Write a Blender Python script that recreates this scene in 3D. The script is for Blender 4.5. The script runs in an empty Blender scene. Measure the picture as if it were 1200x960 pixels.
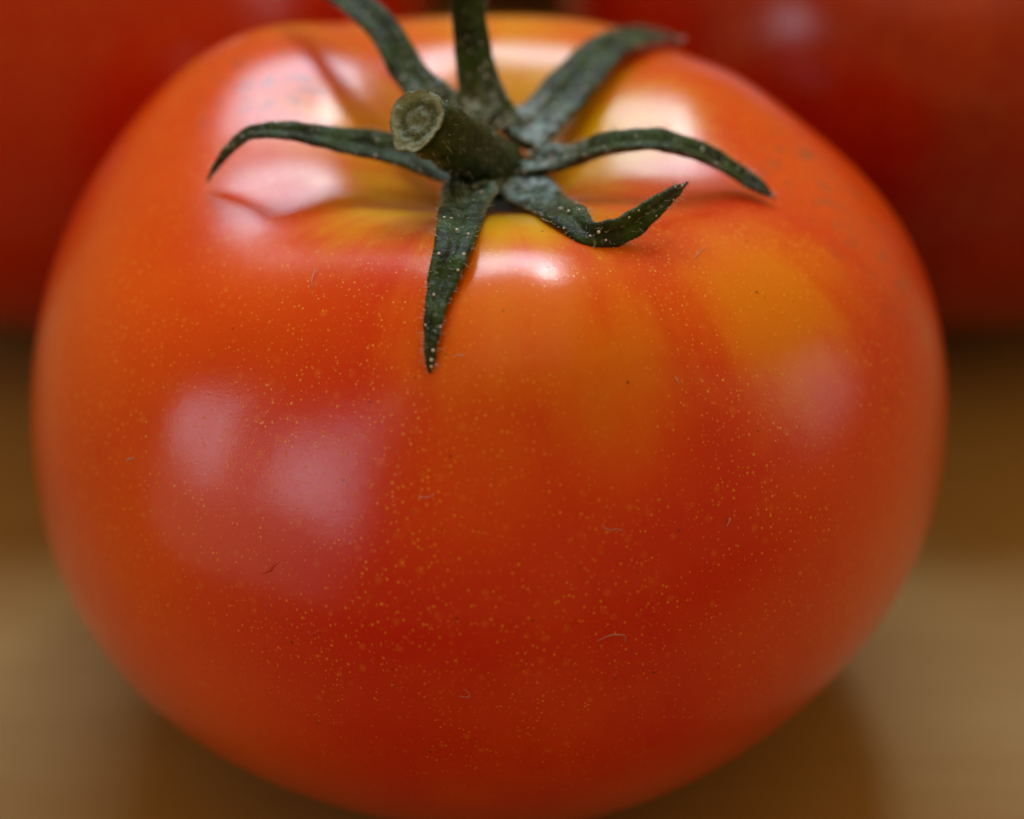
import bpy, math, random
import numpy as np
from mathutils import Vector, Matrix, noise

random.seed(7)
CM = 0.01                                   # everything below is written in centimetres
sc = bpy.context.scene
col = sc.collection

# ------------------------------------------------------------------ camera
EL, DIST = math.radians(35.0), 30.0
aim = Vector((0.19, 0.0, 2.983))
fwd = Vector((0, math.cos(EL), -math.sin(EL)))
cd = bpy.data.cameras.new('camera')
cam = bpy.data.objects.new('camera', cd)
col.objects.link(cam)
cam.location = (aim - fwd * DIST) * CM
cam.rotation_euler = (math.pi / 2 - EL, 0, 0)
cd.sensor_width = 36
cd.lens = 120.6
cd.clip_start, cd.clip_end = 0.02, 20
cd.dof.use_dof = True
cd.dof.focus_distance = 26.85 * CM
cd.dof.aperture_fstop = 11.0
cd.dof.aperture_blades = 7
sc.camera = cam

# ------------------------------------------------------------------ world, lamps, exposure
w = bpy.data.worlds.new('World')
sc.world = w
w.use_nodes = True
w.node_tree.nodes['Background'].inputs[0].default_value = (1.0, 0.60, 0.17, 1)
w.node_tree.nodes['Background'].inputs[1].default_value = 0.40


def area(name, az, el, dist, sx, sy, power, colour):
    """a soft rectangular lamp standing where a window of the room is, or as added overhead fill, aimed at the tomato"""
    d = bpy.data.lights.new(name, 'AREA')
    d.shape = 'RECTANGLE'
    d.size, d.size_y = sx * CM, sy * CM
    d.energy = power
    d.color = colour
    o = bpy.data.objects.new(name, d)
    a, e = math.radians(az), math.radians(el)
    v = Vector((math.cos(a) * math.cos(e), math.sin(a) * math.cos(e), math.sin(e)))
    o.location = (Vector((0, 0, 4)) + v * dist) * CM
    o.rotation_euler = v.to_track_quat('Z', 'Y').to_euler()
    col.objects.link(o)
    return o


area('window_light_back', 97, 52, 70, 46, 18, 2.9, (0.63, 0.79, 1.0))
area('overhead_fill', -90, 82, 90, 90, 90, 1.0, (1.0, 0.76, 0.42))  # added warm fill from overhead, lifts the shaded parts of the table
area('window_light_back_pane', 70, 58, 70, 9, 8, 0.8, (0.9, 0.95, 1.0))
area('window_light_left', -153.6, 12, 75, 26, 60, 0.20, (0.66, 0.78, 1.0))
area('window_light_left_upper', -154.1, 27.4, 75, 11, 14, 0.28, (0.66, 0.78, 1.0))
area('window_light_right', -1, 16, 80, 18, 26, 0.17, (0.76, 0.83, 1.0))

sc.cycles.max_bounces = 8
sc.cycles.adaptive_threshold = 0.02
sc.view_settings.view_transform = 'Standard'
sc.view_settings.look = 'None'
sc.view_settings.exposure = 0.0
sc.view_settings.gamma = 1.0
sc.view_settings.use_curve_mapping = False


# ------------------------------------------------------------------ helpers
def mesh_obj(name, verts, faces, mat, parent=None, smooth=True, attr=None):
    me = bpy.data.meshes.new(name)
    me.from_pydata([tuple(v) for v in verts], [], faces)
    me.validate()
    me.materials.append(mat)
    if smooth:
        me.polygons.foreach_set('use_smooth', [True] * len(me.polygons))
    if attr:
        for k, vals in attr.items():
            a = me.attributes.new(k, 'FLOAT', 'POINT')
            a.data.foreach_set('value', list(vals))
    me.update()
    o = bpy.data.objects.new(name, me)
    col.objects.link(o)
    o.parent = parent
    return o


def empty(name, loc, rz=0.0, label=None, cat=None, group=None):
    o = bpy.data.objects.new(name, None)
    o.empty_display_size = 0.01
    o.location = loc
    o.rotation_euler = (0, 0, rz)
    col.objects.link(o)
    if label:
        o['label'] = label
        o['category'] = cat
    if group:
        o['group'] = group
    return o


class NT:
    """small node-tree builder"""
    def __init__(self, name):
        self.mat = bpy.data.materials.new(name)
        self.mat.use_nodes = True
        self.t = self.mat.node_tree
        self.n, self.l = self.t.nodes, self.t.links
        self.bsdf = self.n['Principled BSDF']
        tc = self.n.new('ShaderNodeTexCoord')
        self.p = self.vmath('SCALE', tc.outputs['Object'], scale=100.0)     # cm

    def put(self, sock, v):
        if isinstance(v, bpy.types.NodeSocket):
            self.l.new(v, sock)
        elif isinstance(v, (tuple, list)) and len(v) == 3 and sock.type == 'RGBA':
            sock.default_value = (*v, 1)
        else:
            sock.default_value = v

    def vmath(self, op, a, b=None, scale=None):
        n = self.n.new('ShaderNodeVectorMath')
        n.operation = op
        self.put(n.inputs[0], a)
        if b is not None:
            self.put(n.inputs[1], b)
        if scale is not None:
            n.inputs['Scale'].default_value = scale
        return n.outputs['Value'] if op in ('DISTANCE', 'LENGTH', 'DOT_PRODUCT') else n.outputs['Vector']

    def math(self, op, a, b=0.0, c=0.0, clamp=False):
        n = self.n.new('ShaderNodeMath')
        n.operation = op
        n.use_clamp = clamp
        self.put(n.inputs[0], a)
        self.put(n.inputs[1], b)
        self.put(n.inputs[2], c)
        return n.outputs[0]

    def noise(self, scale, detail=2, rough=.5, vec=None, dist=0.0):
        n = self.n.new('ShaderNodeTexNoise')
        n.inputs['Scale'].default_value = scale
        n.inputs['Detail'].default_value = detail
        n.inputs['Roughness'].default_value = rough
        n.inputs['Distortion'].default_value = dist
        self.l.new(vec or self.p, n.inputs['Vector'])
        return n.outputs['Fac']

    def voronoi(self, scale, vec=None):
        n = self.n.new('ShaderNodeTexVoronoi')
        n.inputs['Scale'].default_value = scale
        self.l.new(vec or self.p, n.inputs['Vector'])
        return n.outputs['Distance'], n.outputs['Color']

    def ss(self, v, lo, hi, a=0.0, b=1.0):
        n = self.n.new('ShaderNodeMapRange')
        n.interpolation_type = 'SMOOTHSTEP'
        self.put(n.inputs[0], v)
        for k, x in enumerate((lo, hi, a, b)):
            self.put(n.inputs[k + 1], x)
        return n.outputs[0]

    def mix(self, f, a, b, blend='MIX'):
        n = self.n.new('ShaderNodeMix')
        n.data_type = 'RGBA'
        n.blend_type = blend
        self.put(n.inputs[0], f)
        self.put(n.inputs[6], a)
        self.put(n.inputs[7], b)
        return n.outputs[2]

    def bump(self, h, strength, dist, prev=None):
        n = self.n.new('ShaderNodeBump')
        n.inputs['Strength'].default_value = strength
        n.inputs['Distance'].default_value = dist
        self.l.new(h, n.inputs['Height'])
        if prev is not None:
            self.l.new(prev, n.inputs['Normal'])
        return n.outputs[0]

    def set(self, **kw):
        for k, v in kw.items():
            self.put(self.bsdf.inputs[k.replace('_', ' ')], v)


def sepx(nt, v):
    n = nt.n.new('ShaderNodeSeparateXYZ')
    nt.l.new(v, n.inputs[0])
    return n.outputs


# ------------------------------------------------------------------ materials
RED, ORANGE, YELLOW = (0.65, 0.007, 0.0), (0.81, 0.092, 0.0), (0.82, 0.46, 0.004)


def skin_material(name, patches, red=RED, orange=ORANGE, yellow=YELLOW, sooty=()):
    """ripening skin: red ground, orange and yellow areas where it has ripened less, pale pores, dark flecks"""
    nt = NT(name)
    warp = nt.noise(0.55, 3, .55)
    fine = nt.noise(2.6, 3, .6)
    pc = sepx(nt, nt.p)
    rad = nt.math('SQRT', nt.math('ADD', nt.math('MULTIPLY', pc[0], pc[0]), nt.math('MULTIPLY', pc[1], pc[1])))
    cmb = nt.n.new('ShaderNodeCombineXYZ')
    for q in (0, 1):
        nt.l.new(nt.math('MULTIPLY', nt.math('DIVIDE', pc[q], rad), 5.0), cmb.inputs[q])
    nt.l.new(nt.math('MULTIPLY', pc[2], .55), cmb.inputs[2])
    streak = nt.math('SUBTRACT', nt.noise(1.5, 4, .6, cmb.outputs[0]), .5)            # faint stripes from stem to base
    ragged = nt.math('ADD', nt.math('SUBTRACT', warp, .5), nt.math('ADD', nt.math('MULTIPLY', nt.math('SUBTRACT', fine, .5), .55), nt.math('MULTIPLY', streak, .9)))
    o_acc, y_acc = None, None
    for (c, r, kind, k) in patches:
        d = nt.vmath('DISTANCE', nt.p, c)
        d = nt.math('ADD', d, nt.math('MULTIPLY', ragged, r * 1.1))
        f = nt.ss(d, r * 1.25, 0.0, 0.0, k)
        if kind == 'o':
            o_acc = f if o_acc is None else nt.math('MAXIMUM', o_acc, f)
        else:
            y_acc = f if y_acc is None else nt.math('MAXIMUM', y_acc, f)
    base_or = nt.math('MULTIPLY', nt.ss(warp, .36, .66), .32)
    base_or = nt.math('ADD', base_or, nt.math('MULTIPLY', nt.math('SUBTRACT', fine, .5), .22))
    base_or = nt.math('ADD', base_or, nt.math('MULTIPLY', streak, .5))
    base_or = nt.math('ADD', base_or, nt.ss(sepx(nt, nt.p)[2], 3.6, 5.6, 0.0, .12))
    o_all = nt.math('ADD', o_acc, base_or, clamp=True)
    c = nt.mix(o_all, red, orange)
    c = nt.mix(y_acc, c, yellow)
    # pale pores under the cuticle: nearest point of a 3-D cloud cut by the skin
    z = sepx(nt, nt.p)[2]
    dens = nt.ss(z, 1.0, 5.2, .7, 1.0)
    dens = nt.math('MULTIPLY', dens, nt.ss(nt.noise(.9, 2), .3, .62, .78, 1.08))
    wob = nt.vmath('ADD', nt.p, nt.vmath('SCALE', nt.n_col(7.0), scale=.03))
    d1, c1 = nt.voronoi(25.0, wob)
    rnd = sepx(nt, c1)
    thr = nt.math('MULTIPLY', nt.math('MULTIPLY_ADD', rnd[0], .18, .22), dens)
    pore = nt.ss(d1, thr, nt.math('MULTIPLY', thr, .3))
    pore = nt.math('MULTIPLY', pore, nt.math('MULTIPLY_ADD', nt.math('POWER', rnd[1], 1.5), .85, .10))
    d2, c2 = nt.voronoi(6.2, wob)
    rn2 = sepx(nt, c2)
    pore2 = nt.math('MULTIPLY', nt.ss(d2, nt.math('MULTIPLY', dens, .30), .06), nt.math('MULTIPLY', rn2[0], .18))
    c = nt.mix(nt.math('MAXIMUM', pore, pore2), c, (0.90, 0.40, 0.03))
    # dark flecks
    d3, c3 = nt.voronoi(4.6)
    fr = nt.math('MULTIPLY_ADD', sepx(nt, c3)[0], .055, .025)
    fl = nt.math('MULTIPLY', nt.ss(d3, fr, nt.math('MULTIPLY', fr, .5)), .7)
    c = nt.mix(fl, c, (0.05, 0.012, 0.006))
    # dull grey weathering on the shoulders
    soot = None
    for (pc, r, k) in sooty:
        f = nt.ss(nt.vmath('DISTANCE', nt.p, pc), r, r * .2, 0, k)
        soot = f if soot is None else nt.math('MAXIMUM', soot, f)
    if soot is not None:
        blot = nt.ss(nt.noise(6.5, 2, .5), .46, .80)
        c = nt.mix(nt.math('MULTIPLY', soot, blot), c, (0.26, 0.09, 0.05))
    rough = nt.math('MULTIPLY_ADD', nt.noise(1.7, 3, .6), .10, .25)
    b = nt.bump(nt.noise(70, 2, .6), .14, .00008)
    b = nt.bump(nt.noise(5.5, 2, .5), .03, .0006, b)
    b = nt.bump(pore, .12, .0001, b)
    nt.set(Base_Color=c, Roughness=rough, Normal=b, IOR=1.48, Specular_IOR_Level=.30, Specular_Tint=(1.0, .42, .14))
    nt.set(Subsurface_Weight=.28, Subsurface_Radius=(1.0, .22, .04), Subsurface_Scale=.0028)
    nt.set(Coat_Weight=.85, Coat_Roughness=.19, Coat_Normal=b)
    return nt.mat


def n_col(self, scale):
    n = self.n.new('ShaderNodeTexNoise')
    n.inputs['Scale'].default_value = scale
    self.l.new(self.p, n.inputs['Vector'])
    return self.vmath('SUBTRACT', n.outputs['Color'], (.5, .5, .5))


NT.n_col = n_col


def green_material():
    nt = NT('calyx_green')
    at = nt.n.new('ShaderNodeAttribute')
    at.attribute_name = 'along'
    n1 = nt.noise(5.0, 4, .6)
    n2 = nt.noise(16, 3, .65)
    c = nt.mix(nt.ss(n1, .35, .68), (0.008, 0.019, 0.003), (0.032, 0.076, 0.012))
    c = nt.mix(nt.math('MULTIPLY', nt.ss(n2, .56, .74), .20), c, (0.11, 0.175, 0.10))       # pale down
    d, cc = nt.voronoi(13)
    hubness = nt.ss(at.outputs['Fac'], .45, .0, .25, 1.0)
    frost = nt.math('MULTIPLY', nt.math('MULTIPLY', nt.ss(d, .40, .12), hubness), nt.ss(nt.noise(2.2, 2), .30, .50))
    frost = nt.math('MULTIPLY', frost, nt.ss(sepx(nt, cc)[0], .25, .6))
    c = nt.mix(nt.math('MULTIPLY', frost, .7), c, (0.42, 0.46, 0.46))
    patch = nt.math('MULTIPLY', nt.ss(nt.noise(9, 4, .7), .45, .60), nt.ss(at.outputs['Fac'], .36, .08))
    c = nt.mix(nt.math('MULTIPLY', patch, .55), c, (0.40, 0.58, 0.62))
    tip = nt.ss(nt.math('ADD', at.outputs['Fac'], nt.math('MULTIPLY', nt.math('SUBTRACT', n1, .5), .3)), .78, 1.0)
    c = nt.mix(nt.math('MULTIPLY', tip, .8), c, (0.035, 0.026, 0.014))                     # dried tips
    b = nt.bump(nt.noise(22, 3, .6), .7, .0003)
    b = nt.bump(n1, .5, .0006, b)
    nt.set(Base_Color=c, Roughness=nt.ss(at.outputs['Fac'], .1, .45, .30, .46), Normal=b, Specular_IOR_Level=nt.ss(at.outputs['Fac'], .1, .45, .5, .28), Sheen_Weight=.02, Sheen_Roughness=.4, Sheen_Tint=(.85, .9, .85))
    nt.set(Subsurface_Weight=.06, Subsurface_Radius=(.4, 1, .2), Subsurface_Scale=.0006)
    return nt.mat


def stem_material():
    nt = NT('stem_green')
    n1 = nt.noise(6, 4, .6)
    c = nt.mix(nt.ss(n1, .3, .7), (0.011, 0.024, 0.004), (0.036, 0.070, 0.014))
    c = nt.mix(nt.math('MULTIPLY', nt.ss(nt.noise(19, 2, .6), .55, .75), .45), c, (0.16, 0.15, 0.09))
    b = nt.bump(nt.noise(20, 3, .6), .6, .0003)
    nt.set(Base_Color=c, Roughness=.55, Normal=b, Specular_IOR_Level=.3)
    return nt.mat


def cut_material():
    nt = NT('stem_cut')
    at = nt.n.new('ShaderNodeAttribute')
    at.attribute_name = 'ring'
    r = nt.math('ADD', at.outputs['Fac'], nt.math('MULTIPLY', nt.math('SUBTRACT', nt.noise(9, 4, .7), .5), .26))
    rp = nt.n.new('ShaderNodeValToRGB')
    e = rp.color_ramp.elements
    e[0].position, e[0].color = 0.0, (0.136, 0.190, 0.121, 1)
    e[1].position, e[1].color = 1.0, (0.184, 0.190, 0.099, 1)
    for p, cl in ((.40, (0.176, 0.235, 0.176, 1)), (.50, (0.072, 0.105, 0.050, 1)), (.60, (0.068, 0.100, 0.039, 1)), (.70, (0.176, 0.235, 0.154, 1)), (.88, (0.288, 0.350, 0.231, 1))):
        x = e.new(p)
        x.color = cl
    nt.l.new(r, rp.inputs[0])
    sp = nt.noise(30, 3, .7)
    c = nt.mix(nt.ss(sp, .45, .75, 0, .6), rp.outputs[0], (0.336, 0.420, 0.352))
    c = nt.mix(nt.ss(nt.noise(17, 3, .7), .6, .8, 0, .8), c, (0.040, 0.050, 0.024))
    b = nt.bump(nt.noise(24, 3, .7), 1.0, .0004)
    nt.set(Base_Color=c, Roughness=.6, Normal=b)
    return nt.mat


def plain(name, colour, rough=.5, **kw):
    nt = NT(name)
    v = nt.noise(12, 3)
    nt.set(Base_Color=nt.mix(nt.ss(v, .3, .7), tuple(x * .8 for x in colour), colour), Roughness=rough, **kw)
    return nt.mat


def wood_material():
    nt = NT('table_wood')
    mp = nt.n.new('ShaderNodeMapping')
    mp.inputs['Scale'].default_value = (.10, 1.0, 1.0)
    mp.inputs['Rotation'].default_value = (0, 0, math.radians(7))
    nt.l.new(nt.p, mp.inputs['Vector'])
    g1 = nt.noise(.75, 4, .6, mp.outputs[0], .6)
    g2 = nt.noise(5.5, 4, .65, mp.outputs[0], .3)
    c = nt.mix(nt.ss(g1, .05, .95), (0.30, 0.178, 0.050), (0.36, 0.245, 0.088))
    c = nt.mix(nt.ss(g2, .40, .75, 0, .14), c, (0.21, 0.12, 0.035))
    b = nt.bump(g2, .25, .0004)
    nt.set(Base_Color=c, Roughness=nt.math('MULTIPLY_ADD', g2, .15, .55), Normal=b, Specular_IOR_Level=.22)
    return nt.mat


M_GREEN, M_STEM, M_CUT = green_material(), stem_material(), cut_material()
M_HAIR = plain('calyx_down', (0.75, 0.78, 0.78), .22)
M_LINT = plain('lint', (0.50, 0.44, 0.44), .6)
M_SCAR = plain('healed_skin', (0.72, 0.03, 0.002), .5)

# ------------------------------------------------------------------ the table
tx, ty, th = 60.0, 45.0, 2.5
tv, tf = [], []
prof = [(0, -.0), (-.12, -.04), (-.2, -.14), (-.22, -.3), (-.22, -th + .2), (-.35, -th)]
for (ins, z) in prof:
    e_ = -ins - .22
    for (sx, sy) in ((-1, -1), (1, -1), (1, 1), (-1, 1)):
        tv.append((sx * (tx + e_) * CM, (sy * (ty + e_) + 8) * CM, z * CM))
tf.append((0, 1, 2, 3))
for k in range(len(prof) - 1):
    for q in range(4):
        a, b = k * 4 + q, k * 4 + (q + 1) % 4
        tf.append((a, a + 4, b + 4, b))
tf.append(tuple(len(tv) - 4 + q for q in (3, 2, 1, 0)))
table = mesh_obj('table_surface', tv, tf, wood_material(), smooth=False)
table['kind'] = 'structure'
table['label'] = 'warm brown wooden table top under the tomatoes'

# ------------------------------------------------------------------ the shape of a tomato
R, ZC, HU, HD = 3.93, 2.913, 3.15, 3.05
# furrows running out from the stem: azimuth, width, depth
GROOVES = [(-156.9,13.27,0.01446),(8.12,13.9,0.01924),(-8.496,17.37,0.02717),(50.61,12.57,0.04098),(121.8,12.38,0.01684),(101.2,18.19,0),(172,24,0.01874)]
# broad swells and hollows of the sides: azimuth, width, latitude, width, height
FACE = [(-128.7,8,27.01,15,-0.01336),(-103.2,38.89,-1.619,21.76,0.03856),(-133.1,10.85,10.12,21.4,0.008508),(-100.7,12.71,12.31,15.16,0.02213),(-52.38,27.36,32.74,15,-0.009781),(-18.83,21.26,40.53,15,0.01286),(-91.47,14.05,15.92,15.75,0.01836),(31.93,13.26,28.62,23.81,-0.01088),(150.5,26.81,28.28,32.46,0.045),(-20,40,-38,32,-0.046),(150.7,34.5,49.57,15,0.045),(-120.4,22.08,45.05,28.34,-0.045),(-20.94,24.45,68,15,-0.045),(73.31,34.77,57.55,15,0.02502),(14.36,18.61,28.21,21.21,0.01456),(-130,40,-45,30,0.008),(-145.4,17.82,68,21.19,-0.03311),(135.5,23.5,56.53,15,0.045),(47.87,17.34,52.19,15,0.03283),(-99.98,36.9,59.24,28.51,0.045),(-78.49,20.09,54.67,16.19,0.04436),(-172.4,42,62.17,15,-0.01804)]
def surf(az,t):
    """az, t in degrees arrays -> cm"""
    a=np.radians(az); c=np.clip(np.cos(np.radians(t)),0,1); s=np.sin(np.radians(t))
    n=2.25
    c=np.abs(c)**(2/n); s=np.sign(s)*np.abs(s)**(2/n)
    r=R*c; z=np.where(s>0,HU,HD)*s
    sc=np.ones_like(r)
    for g,w,amp in GROOVES:
        d=(az-g+180)%360-180
        sc-=amp*np.exp(-(d/w)**2)*np.exp(-((t-56)/17)**2)
    for g,w,tc,tw,amp in FACE:
        d=(az-g+180)%360-180
        sc+=amp*np.exp(-(d/w)**2)*np.exp(-((t-tc)/tw)**2)
    sc+=.012*np.cos(2*a+.6)*np.cos(np.radians(t))+.006*np.cos(5*a+1)*np.cos(np.radians(t))**2
    r=r*sc; z=z*sc
    up=np.clip(t/40,0,1); up=up*up*(3-2*up)
    z=z-up*(.86*np.exp(-(r/1.22)**2)+.06*np.exp(-(r/2.0)**2))+(1-up)*.3*np.exp(-(r/.9)**2)
    return np.stack([r*np.cos(a),r*np.sin(a),z+ZC],-1)

BASE = 0.0
HUB = (0.03, -0.02, 5.50)



def body_mesh(name, mat, parent, nu, nv):
    az = np.arange(nu) * 360.0 / nu
    t = np.linspace(-90, 90, nv)[1:-1]
    A, T = np.meshgrid(az, t)
    P = surf(A, T).reshape(-1, 3)
    P[:, 2] -= BASE
    south, north = surf(np.array([0.]), np.array([-90.]))[0], surf(np.array([0.]), np.array([90.]))[0]
    south[2] -= BASE
    north[2] -= BASE
    V = np.vstack([P, south, north]) * CM
    F = []
    rows = nv - 2
    for j in range(rows - 1):
        for i in range(nu):
            k = (i + 1) % nu
            F.append((j * nu + i, j * nu + k, (j + 1) * nu + k, (j + 1) * nu + i))
    s, n = rows * nu, rows * nu + 1
    for i in range(nu):
        k = (i + 1) % nu
        F.append((s, k, i))
        F.append((n, (rows - 1) * nu + i, (rows - 1) * nu + k))
    return mesh_obj(name, V, F, mat, parent)


def crom(pts, n):
    """Catmull-Rom through pts (any dimension), n samples"""
    p = np.array(pts, float)
    p = np.vstack([2 * p[0] - p[1], p, 2 * p[-1] - p[-2]])
    out = []
    m = len(pts) - 1
    for s in np.linspace(0, m - 1e-6, n):
        i = int(s)
        u = s - i
        a, b, c, d = p[i], p[i + 1], p[i + 2], p[i + 3]
        out.append(.5 * (2 * b + (c - a) * u + (2 * a - 5 * b + 4 * c - d) * u * u + (3 * b - a - 3 * c + d) * u ** 3))
    return np.array(out)


def nz(v, s, o=0.0):
    return noise.noise(Vector((v[0] * s + o, v[1] * s + o * 1.7, v[2] * s - o)))


def sepal(pts, parent, mat, seed=0.0, ns=64):
    """pts: x, y, z, half width, half thickness, cup, up vector (3).  A fleshy pointed leaf with a midrib and curled edges"""
    D = crom(pts, ns)
    P = D[:, :3]
    T = np.gradient(P, axis=0)
    T /= np.linalg.norm(T, axis=1)[:, None]
    nc = 14
    V, F, along = [], [], []
    frames = []
    for i in range(ns):
        up = D[i, 6:9]
        B = np.cross(T[i], up)
        B /= np.linalg.norm(B)
        N = np.cross(B, T[i])
        hw, ht, cup = max(D[i, 3], .012), max(D[i, 4], .008), D[i, 5]
        f = i / (ns - 1)
        hw *= 1 + .10 * nz((f * 5, seed, 0), 2.0, seed)
        if i >= ns - 4:
            hw *= (ns - i) / 5 + .05
            ht *= (ns - i) / 5 + .05
        frames.append((P[i], T[i], N, B, hw, ht, cup))
        for side in (1, -1):
            for k in range(nc):
                u = -1 + 2 * k / (nc - 1) if side == 1 else 1 - 2 * k / (nc - 1)
                edge = math.sqrt(max(0.0, 1 - abs(u) ** 2.6))
                h = side * ht * (.22 + .78 * edge)
                if side == 1:
                    h -= ht * .55 * math.exp(-(u / .22) ** 2)           # the furrow along the midrib
                else:
                    h -= ht * .6 * math.exp(-(u / .2) ** 2)
                h += cup * hw * u * u
                q = P[i] + B * hw * u + N * h
                q = q + N * .016 * nz(q, 7.0, seed) + B * .012 * nz(q, 9.0, seed + 4)
                V.append(q * CM)
                along.append(f)
    m = 2 * nc
    for i in range(ns - 1):
        for k in range(m):
            a, b = i * m + k, i * m + (k + 1) % m
            F.append((a, b, b + m, a + m))
    F.append(tuple(range(m - 1, -1, -1)))
    F.append(tuple((ns - 1) * m + k for k in range(m)))
    o = mesh_obj('sepal', V, F, mat, parent, attr={'along': along})
    return o, frames


UPZ = (0, 0, 1)
SEPALS = [   # x, y, z, half width, half thickness, cup, up vector
    [
        (-0.0925, -0.2, 5.49, 0.25, 0.06, 0.1, 0, -0.3, 1),
        (-0.181, -1, 5.72, 0.2, 0.055, 0.15, 0, -0.3, 1),
        (-0.256, -1.93, 5.92, 0.155, 0.045, 0.15, 0, -0.3, 1),
        (-0.357, -2.32, 5.77, 0.11, 0.04, 0.1, 0, -0.3, 1),
        (-0.426, -2.66, 5.57, 0.06, 0.035, 0.1, 0, -0.3, 1),
        (-0.444, -2.88, 5.34, 0.03, 0.02, 0, 0, -0.3, 1),
    ],
    [
        (0.19, -0.15, 5.46, 0.25, 0.06, 0.1, 0, -0.1, 1),
        (0.413, -0.62, 5.5, 0.2, 0.05, 0.1, 0, -0.2, 1),
        (0.61, -1.38, 5.83, 0.17, 0.045, 0.1, 0, -0.3, 1),
        (0.807, -1.7, 5.86, 0.1, 0.04, 0.2, 0.1, -0.8, 0.6),
        (1.05, -1.6, 5.84, 0.115, 0.035, 0.25, 0.1, -1, 0.25),
        (1.32, -1.42, 5.94, 0.085, 0.035, 0.25, 0.1, -1, 0.25),
        (1.59, -1.15, 6, 0.03, 0.02, 0, 0.1, -1, 0.3),
    ],
    [
        (0.332, 0, 5.5, 0.25, 0.06, 0.1, 0, -0.15, 1),
        (0.649, -0.15, 5.61, 0.17, 0.055, 0.2, 0, -0.15, 1),
        (0.96, -0.3, 5.82, 0.14, 0.05, 0.35, 0, -0.15, 1),
        (1.34, -0.4, 5.92, 0.125, 0.045, 0.4, 0, -0.15, 1),
        (1.73, -0.36, 5.78, 0.115, 0.04, 0.4, 0, -0.15, 1),
        (2.07, -0.38, 5.59, 0.09, 0.035, 0.3, 0, -0.15, 1),
        (2.35, -0.54, 5.47, 0.03, 0.02, 0, 0, -0.15, 1),
    ],
    [
        (0.226, 0.2, 5.59, 0.25, 0.06, 0.1, 0, -0.3, 1),
        (0.477, 0.5, 5.66, 0.22, 0.05, 0.15, 0, -0.3, 1),
        (0.734, 0.9, 5.76, 0.2, 0.045, 0.15, 0, -0.3, 1),
        (1.01, 1.35, 5.82, 0.18, 0.04, 0.15, 0, -0.3, 1),
        (1.31, 1.8, 5.7, 0.13, 0.035, 0.1, 0, -0.3, 1),
        (1.71, 2.3, 5.39, 0.04, 0.02, 0, 0, -0.3, 1),
    ],
    [
        (0.0334, 0.2, 5.67, 0.25, 0.06, 0.1, 0, -0.8, 0.6),
        (-0.0524, 0.4, 5.88, 0.2, 0.055, 0.2, 0, -1, 0.4),
        (-0.124, 0.6, 6.13, 0.16, 0.05, 0.2, 0, -1, 0.3),
        (-0.166, 0.75, 6.46, 0.14, 0.045, 0.2, 0, -1, 0.2),
        (-0.192, 0.8, 6.83, 0.12, 0.04, 0.2, 0, -1, 0.1),
        (-0.231, 0.75, 7.21, 0.04, 0.02, 0, 0, -1, -0.1),
    ],
    [
        (-0.13, 0.15, 5.66, 0.25, 0.06, 0.1, 0.2, -0.7, 0.7),
        (-0.416, 0.35, 5.83, 0.19, 0.055, 0.2, 0.3, -0.8, 0.6),
        (-0.683, 0.6, 6.01, 0.155, 0.05, 0.2, 0.4, -0.8, 0.5),
        (-0.887, 0.9, 6.23, 0.145, 0.045, 0.2, 0.4, -0.8, 0.5),
        (-1.15, 1.2, 6.33, 0.13, 0.04, 0.2, 0.3, -0.6, 0.8),
        (-1.49, 1.6, 6.28, 0.09, 0.035, 0.2, 0.2, -0.4, 1),
        (-1.86, 2, 5.99, 0.03, 0.02, 0, 0, -0.2, 1),
    ],
    [
        (-0.0942, 0, 5.5, 0.26, 0.06, 0.1, 0, -0.25, 1),
        (-0.447, -0.1, 5.52, 0.23, 0.055, 0.2, 0, -0.25, 1),
        (-0.793, -0.25, 5.73, 0.19, 0.05, 0.3, 0, -0.25, 1),
        (-1.21, -0.35, 5.89, 0.14, 0.045, 0.3, 0, -0.25, 1),
        (-1.62, -0.4, 6.01, 0.1, 0.04, 0.3, 0, -0.25, 1),
        (-1.93, -0.4, 6, 0.07, 0.035, 0.3, 0, -0.25, 1),
        (-2.15, -0.38, 5.81, 0.05, 0.03, 0.2, -0.4, -0.2, 1),
        (-2.31, -0.39, 5.55, 0.02, 0.02, 0, -0.4, -0.2, 1),
    ],
]
STEM = [   # x, y, z, radius
    (0.0616, 0.05, 5.34, 0.29),
    (-0.091, -0.25, 5.69, 0.25),
    (-0.325, -0.7, 6.16, 0.235),
    (-0.535, -0.95, 6.44, 0.245),
]
SPUR = 282



def tube(path, radii, nseg=10, cap=True):
    P = np.array(path, float)
    T = np.gradient(P, axis=0)
    T /= np.linalg.norm(T, axis=1)[:, None] + 1e-12
    ref = np.array((0.3, 0.2, 0.93))
    V, F = [], []
    for i in range(len(P)):
        B = np.cross(T[i], ref)
        B /= np.linalg.norm(B)
        N = np.cross(B, T[i])
        for k in range(nseg):
            a = 2 * math.pi * k / nseg
            V.append(P[i] + (B * math.cos(a) + N * math.sin(a)) * radii[i])
    for i in range(len(P) - 1):
        for k in range(nseg):
            a, b = i * nseg + k, i * nseg + (k + 1) % nseg
            F.append((a, b, b + nseg, a + nseg))
    if cap:
        F.append(tuple(range(nseg - 1, -1, -1)))
        F.append(tuple((len(P) - 1) * nseg + k for k in range(nseg)))
    return V, F


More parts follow.
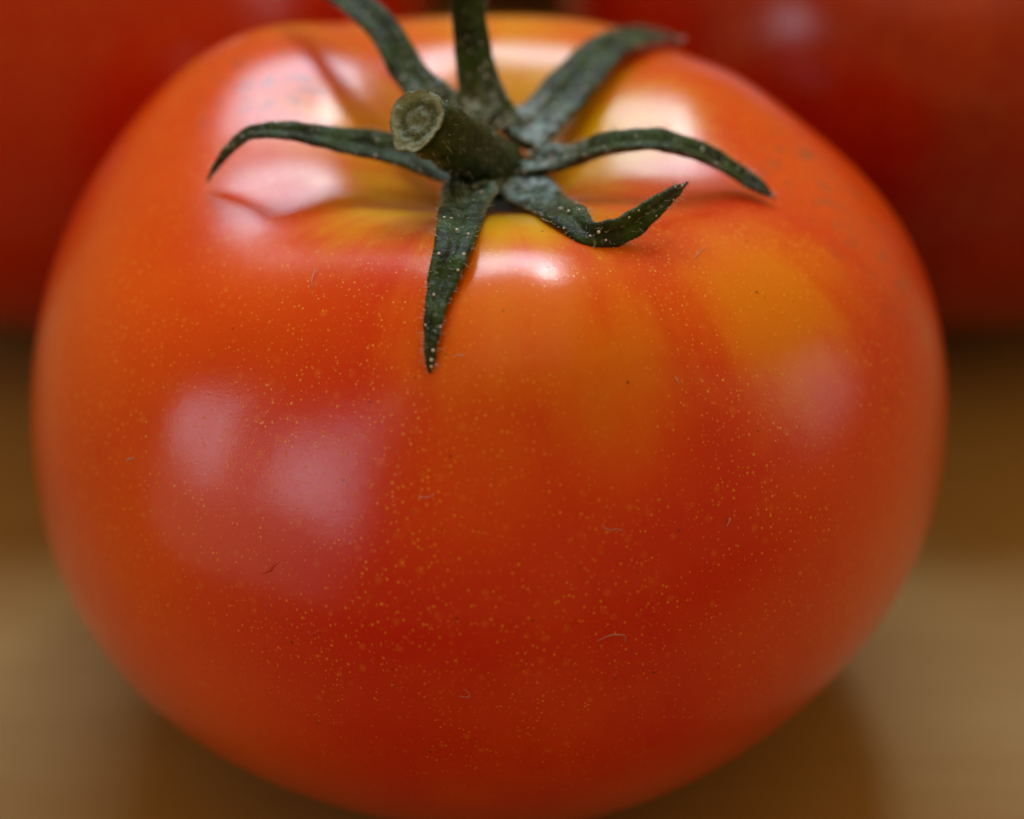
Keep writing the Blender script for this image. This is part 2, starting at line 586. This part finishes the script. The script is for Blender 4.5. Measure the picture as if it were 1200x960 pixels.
def build_calyx(parent, detail=True, spin=0.0):
    # the boss where the sepals meet
    nu, nv = 72, 20
    V, F, al = [], [], []
    for j in range(nv):
        r = .02 + .60 * (j / (nv - 1))
        for i in range(nu):
            a = 2 * math.pi * i / nu
            q = np.array((HUB[0] + r * math.cos(a), HUB[1] + r * math.sin(a), 0))
            z = HUB[2] - .02 - .55 * (r / .6) ** 2.2 + .05 * nz((q[0], q[1], 0), 4.5, 2.0)
            V.append((q[0] * CM, q[1] * CM, z * CM))
            al.append(0.0)
    for j in range(nv - 1):
        for i in range(nu):
            k = (i + 1) % nu
            F.append((j * nu + i, (j + 1) * nu + i, (j + 1) * nu + k, j * nu + k))
    F.append(tuple(range(nu)))
    hub = mesh_obj('calyx', V, F, M_GREEN, parent, attr={'along': al})
    frames = []
    for k, s in enumerate(SEPALS):
        o, fr = sepal(s, hub, M_GREEN, seed=k * 3.1 + 1)
        frames.append(fr)
    return hub, frames


def build_stem(parent):
    path = crom(STEM, 40)
    P = path[:, :3]
    T = np.gradient(P, axis=0)
    T /= np.linalg.norm(T, axis=1)[:, None]
    nseg = 56
    V, F = [], []
    axis = T[-1]
    Bs = np.cross(axis, (0, 0, 1.0))
    Bs /= np.linalg.norm(Bs)
    Ns = np.cross(Bs, axis)
    def rim(a):
        return 1 + .05 * math.sin(3 * a + 1) + .06 * nz((math.cos(a) * 2, math.sin(a) * 2, 0), 2.2, 5.0)
    for i in range(40):
        B = np.cross(T[i], (0, 0, 1.0))
        B = B - T[i] * (B @ T[i])
        B /= np.linalg.norm(B)
        N = np.cross(B, T[i])
        for k in range(nseg):
            a = 2 * math.pi * k / nseg
            rr = path[i, 3] * (1 + .035 * math.cos(5 * a + .5)) * (rim(a) if i > 30 else 1 + (rim(a) - 1) * i / 30)
            q = P[i] + (B * math.cos(a) + N * math.sin(a)) * rr
            q = q + .02 * nz(q, 8, 3.0)
            V.append(q * CM)
    for i in range(39):
        for k in range(nseg):
            a, b = i * nseg + k, i * nseg + (k + 1) % nseg
            F.append((a, b, b + nseg, a + nseg))
    F.append(tuple(39 * nseg + k for k in range(nseg)))
    stem = mesh_obj('stem', V, F, M_STEM, parent)
    # cut end: a dished disc with a ragged collar, sitting just proud of the shaft's end
    V, F, ring = [], [], []
    B, N = Bs, Ns
    R0 = path[-1, 3]
    nr = 18
    spur = math.radians(SPUR)
    for j in range(nr + 3):
        for k in range(nseg):
            a = 2 * math.pi * k / nseg
            f = min(1.0, j / (nr - 1))
            d = (a - spur + math.pi) % (2 * math.pi) - math.pi
            ext = 1.03 + .20 * math.exp(-(d / .22) ** 2) + .05 * nz((math.cos(a) * 3, math.sin(a) * 3, 1), 3.0, 7.0)
            rr = R0 * rim(a) * f * (ext if f > .85 else 1 + (ext - 1) * (f / .85) ** 4)
            h = .035 + .030 * f ** 2 - .020 * math.exp(-((f - .55) / .13) ** 2)
            q0 = P[-1] + (B * math.cos(a) + N * math.sin(a)) * rr
            h += .022 * nz(q0, 11, 1.0) + .016 * nz(q0, 24, 2.0)
            if j >= nr:                                     # skirt behind the rim
                h -= .05 * (j - nr + 1)
                q0 = q0 - (B * math.cos(a) + N * math.sin(a)) * .03 * (j - nr + 1)
            V.append((q0 + axis * h) * CM)
            ring.append(f)
    for j in range(nr + 2):
        for k in range(nseg):
            b = (k + 1) % nseg
            F.append((j * nseg + k, (j + 1) * nseg + k, (j + 1) * nseg + b, j * nseg + b))
    cut = mesh_obj('cut_face', V, F, M_CUT, stem, attr={'ring': ring})
    cut['label'] = 'pale greenish ringed cut end of the stem'
    return stem, (P, T, path[:, 3])


def build_down(parent, frames, stemdata):
    """fine pale hairs and glistening gland heads on sepals, boss and stem"""
    rnd = random.Random(3)
    V, F = [], []
    def hair(p, d, ln, r):
        d = np.array(d) / np.linalg.norm(d)
        s = np.cross(d, (0.31, 0.52, 0.8))
        s /= np.linalg.norm(s)
        t = np.cross(d, s)
        bend = np.array([rnd.uniform(-.35, .35) for _ in range(3)])
        pts = [p, p + d * ln * .5 + bend * ln * .15, p + d * ln + bend * ln * .55]
        b = len(V)
        for i, q in enumerate(pts):
            rr = r * (1 - .4 * i)
            for k in range(3):
                a = k * 2.0944
                V.append((q + (s * math.cos(a) + t * math.sin(a)) * rr) * CM)
        for i in range(2):
            for k in range(3):
                a, c = b + i * 3 + k, b + i * 3 + (k + 1) % 3
                F.append((a, c, c + 3, a + 3))
    def bead(p, r):
        b = len(V)
        n = 6
        V.append((p + np.array((0, 0, r))) * CM)
        for lat in (.5, -.5):
            for k in range(n):
                a = k * 2 * math.pi / n
                V.append((p + np.array((math.cos(a) * .87, math.sin(a) * .87, lat)) * r) * CM)
        V.append((p - np.array((0, 0, r))) * CM)
        for k in range(n):
            c = (k + 1) % n
            F.append((b, b + 1 + k, b + 1 + c))
            F.append((b + 1 + k, b + 1 + n + k, b + 1 + n + c, b + 1 + c))
            F.append((b + 1 + n + k, b + 1 + 2 * n, b + 1 + n + c))
    for fr in frames:
        n = len(fr)
        for _ in range(300):
            f = rnd.random() ** 1.15
            P, T, N, B, hw, ht, cup = fr[min(n - 1, int(f * n))]
            u = rnd.choice((rnd.uniform(-1, 1), rnd.choice((-1, 1)) * rnd.uniform(.85, 1.0)))
            p = P + B * hw * u + N * (ht * (.2 + .75 * math.sqrt(max(0, 1 - abs(u) ** 2.6))) + cup * hw * u * u)
            d = N * rnd.uniform(.3, 1) + B * (u * 1.2 + rnd.uniform(-.4, .4)) + T * rnd.uniform(-.2, .6)
            hair(p - N * .01, d, rnd.uniform(.025, .065), .0022)
        for _ in range(40):
            f = rnd.random() ** 2.6
            P, T, N, B, hw, ht, cup = fr[min(n - 1, int(f * n))]
            u = rnd.uniform(-.95, .95)
            p = P + B * hw * u + N * (ht * (.25 + .75 * math.sqrt(max(0, 1 - abs(u) ** 2.6))) + cup * hw * u * u)
            bead(p, rnd.uniform(.006, .016))
    P, T, R0 = stemdata
    for _ in range(260):
        i = rnd.randrange(4, 38)
        v = np.array([rnd.gauss(0, 1) for _ in range(3)])
        v -= T[i] * (v @ T[i])
        v /= np.linalg.norm(v)
        p = P[i] + v * R0[i] * .98
        if rnd.random() < .93:
            hair(p, v + T[i] * rnd.uniform(-.3, .6), rnd.uniform(.02, .06), .0022)
        else:
            bead(p + v * .012, rnd.uniform(.007, .013))
    o = mesh_obj('fine_hair', V, F, M_HAIR, parent)
    o['kind'] = 'stuff'
    o['label'] = 'fine pale hairs and glistening beads on the green calyx'
    return o


# ------------------------------------------------------------------ the tomato in front
front = empty('tomato', (0, 0, 0), 0, 'sharp orange-red tomato with green star calyx and cut stem, in front of two others', 'tomato', 'tomatoes on the table')
patches = [
    # upper right cheek and the streak that runs down from the stem
    ((2.25, -1.75, 5.35), 1.0, 'y', .34), ((2.25, -1.75, 5.35), 1.35, 'o', .95),
    ((.35, -2.4, 5.5), 1.35, 'o', .95), ((.45, -2.4, 5.5), 1.1, 'y', .24), ((.9, -3.0, 5.05), .9, 'o', .75), ((1.0, -2.6, 5.3), .8, 'y', .26), ((.0, -3.3, 4.9), 1.0, 'o', .6),
    # hollow round the stem
    ((.30, -1.40, 5.65), .95, 'y', .98), ((.86, .46, 5.6), 1.05, 'y', .95), ((-.72, -.66, 5.6), 1.0, 'y', .85), ((-1.05, .28, 5.75), .85, 'y', .6), ((.36, 1.05, 5.7), 1.05, 'y', .8),
    # far shoulder
    ((0, 2.6, 5.5), 1.7, 'y', .6), ((-2.0, 2.6, 5.1), 1.3, 'y', .5), ((-.5, 2.3, 5.6), 3.2, 'o', .85),
    # sides
    ((-3.3, -1.3, 4.6), 2.2, 'o', .85), ((-2.9, -2.6, 3.6), 1.8, 'o', .8), ((-2.3, -3.0, 2.2), 1.6, 'o', .55), ((3.3, -2.2, 3.3), 1.7, 'o', .75), ((-1.9, -1.6, 5.4), 1.5, 'o', .6),
    ((-2.2, .3, 5.7), 2.2, 'o', .6), ((2.6, .6, 5.3), 2.0, 'o', .55), ((2.3, -3.1, 3.0), 1.0, 'o', .4),
]
sooty = [((-1.9, .75, 5.9), 1.0, .75), ((2.8, .1, 5.3), 1.0, .8), ((3.2, -.6, 4.9), .9, .6)]
body = body_mesh('fruit_body', skin_material('tomato_skin', patches, sooty=sooty), front, 560, 300)
hub, frames = build_calyx(front)
stem, sd = build_stem(front)
build_down(hub, frames, sd)
for o in (hub, stem):
    o.location.z = -BASE * CM

# healed scratches in the skin
def on_skin(path):
    out = []
    for (az_, t_) in path:
        p = surf(np.array([az_]), np.array([t_]))[0]
        p[2] -= BASE
        out.append(p)
    return out


for pa in (
    [(242.0, 13.5), (243.5, 14.5), (244.0, 15.5), (245.0, 16.5)],
    [(243.0, 10.5), (244.0, 9.5), (245.0, 9.0), (246.0, 8.0)],
    [(249.0, 8.5), (250.0, 8.0), (251.0, 9.0), (251.5, 8.5)],
):
    pp = crom(on_skin(pa), 24)
    pp = pp - (pp - np.array((0, 0, ZC))) * .0008            # sunk into the skin
    rr = [.014 * math.sin(math.pi * (i + .6) / 24.6) * (1 + .5 * nz(p_, 14)) for i, p_ in enumerate(pp)]
    V, F = tube(pp, rr, 8)
    mesh_obj('skin_scar', [Vector(v) * CM for v in V], F, M_SCAR, body)


def lint(label, path, lift, r):
    q = on_skin(path)
    c0 = np.array((0, 0, ZC))
    n = len(q)
    q = [p + (p - c0) / np.linalg.norm(p - c0) * (.004 + lift * math.sin(math.pi * i / (n - 1))) for i, p in enumerate(q)]
    pp = crom(q, 18)
    b = pp[0].copy()
    V, F = tube(pp - b, [.75 * r * (1 - .3 * abs(i / 8.5 - 1)) for i in range(18)], 6)
    o = mesh_obj('lint_fibre', [Vector(v) * CM for v in V], F, M_LINT)
    o.location = Vector(b) * CM
    o['label'] = label
    o['category'] = 'lint'
    o['group'] = 'lint fibres on the tomato skin'


lint('arched white lint fibre low on the front of the tomato', [(282.5, 9.0), (283.5, 9.5), (284.5, 9.5), (285.5, 9.0), (285.5, 8.0)], .02, .0045)
lint('wavy thin lint fibre above the arched one on the tomato', [(284.0, 25.0), (284.0, 24.5), (285.0, 24.0), (285.5, 24.0), (286.5, 23.5)], .015, .003)
lint('short bright straight lint fibre beside the right cheek hollow of the tomato', [(300.0, 20.0), (300.5, 21.0), (300.5, 21.0)], .02, .006)
lint('short pale lint fibre on the orange left cheek of the tomato', [(219.0, 20.0), (219.5, 20.5), (220.0, 21.0)], .01, .007)
lint('fine straight lint fibre below the upturned sepal of the tomato', [(315.5, 57.0), (317.5, 57.5), (320.5, 57.5)], .02, .004)
lint('thin lint fibre curling just right of the downward sepal tip', [(265.0, 49.0), (265.5, 49.0), (266.5, 49.0)], .015, .004)
lint('hair-thin level lint fibre below the downward sepal tip', [(261.5, 29.5), (262.5, 29.5), (263.5, 30.0)], .01, .003)
lint('upright lint fibre on the left shoulder of the tomato, below the long sepal', [(233.0, 55.5), (232.0, 56.5), (231.0, 58.0), (231.0, 58.5)], .02, .004)
lint('tiny upright lint fibre right of the yellow shoulder', [(298.5, 42.5), (298.5, 42.0), (298.5, 41.5)], .01, .005)
lint('tiny curled lint fibre at the foot of the tomato face', [(267.0, 3.0), (267.5, 3.0), (268.0, 3.0), (268.0, 3.5), (267.5, 4.0)], .01, .003)


# ------------------------------------------------------------------ the two tomatoes behind, and a third added to darken their gap
def copy_tree(src, parent):
    c = src.copy()
    col.objects.link(c)
    c.parent = parent
    for ch in list(src.children):
        if ch.name.startswith('fine_hair'):
            continue
        copy_tree(ch, c)
    return c


def back_tomato(loc, rz, scale, label, pts, red):
    e = empty('tomato', (loc[0] * CM, loc[1] * CM, 0), rz, label, 'tomato', 'tomatoes on the table')
    e.scale = scale
    body_mesh('fruit_body', skin_material('tomato_skin', pts, red=red, orange=(0.55, 0.035, 0.0)), e, 160, 100)
    copy_tree(hub, e)
    copy_tree(stem, e)
    return e


back_tomato((-4.65, 7.6), math.radians(150), (1, 1, 1), 'blurred bright orange-red tomato behind the sharp one, without a sheen', [((0, -2.5, 5), 2.0, 'o', .2), ((2.5, 2.0, 4.6), 1.8, 'y', .5), ((0, 0, 5.3), 1.5, 'y', .7)], (0.52, 0.013, 0.0))
back_tomato((4.75, 7.5), math.radians(-100), (1, 1, .98), 'blurred deep crimson tomato behind the sharp one, with a pale sheen on top', [((0, 0, 5.3), 1.4, 'y', .6), ((0, 2, 5), 1.5, 'o', .25)], (0.29, 0.001, 0.0))
back_tomato((0.7, 15.4), math.radians(40), (1, 1, .96), 'dark blurred tomato farthest back, added to darken the gap between the two others', [((0, 0, 5.3), 1.4, 'y', .6), ((0, 2, 5), 1.5, 'o', .25)], (0.30, 0.006, 0.0))  # added tomato: its dark face and shadow keep the gap from looking lit
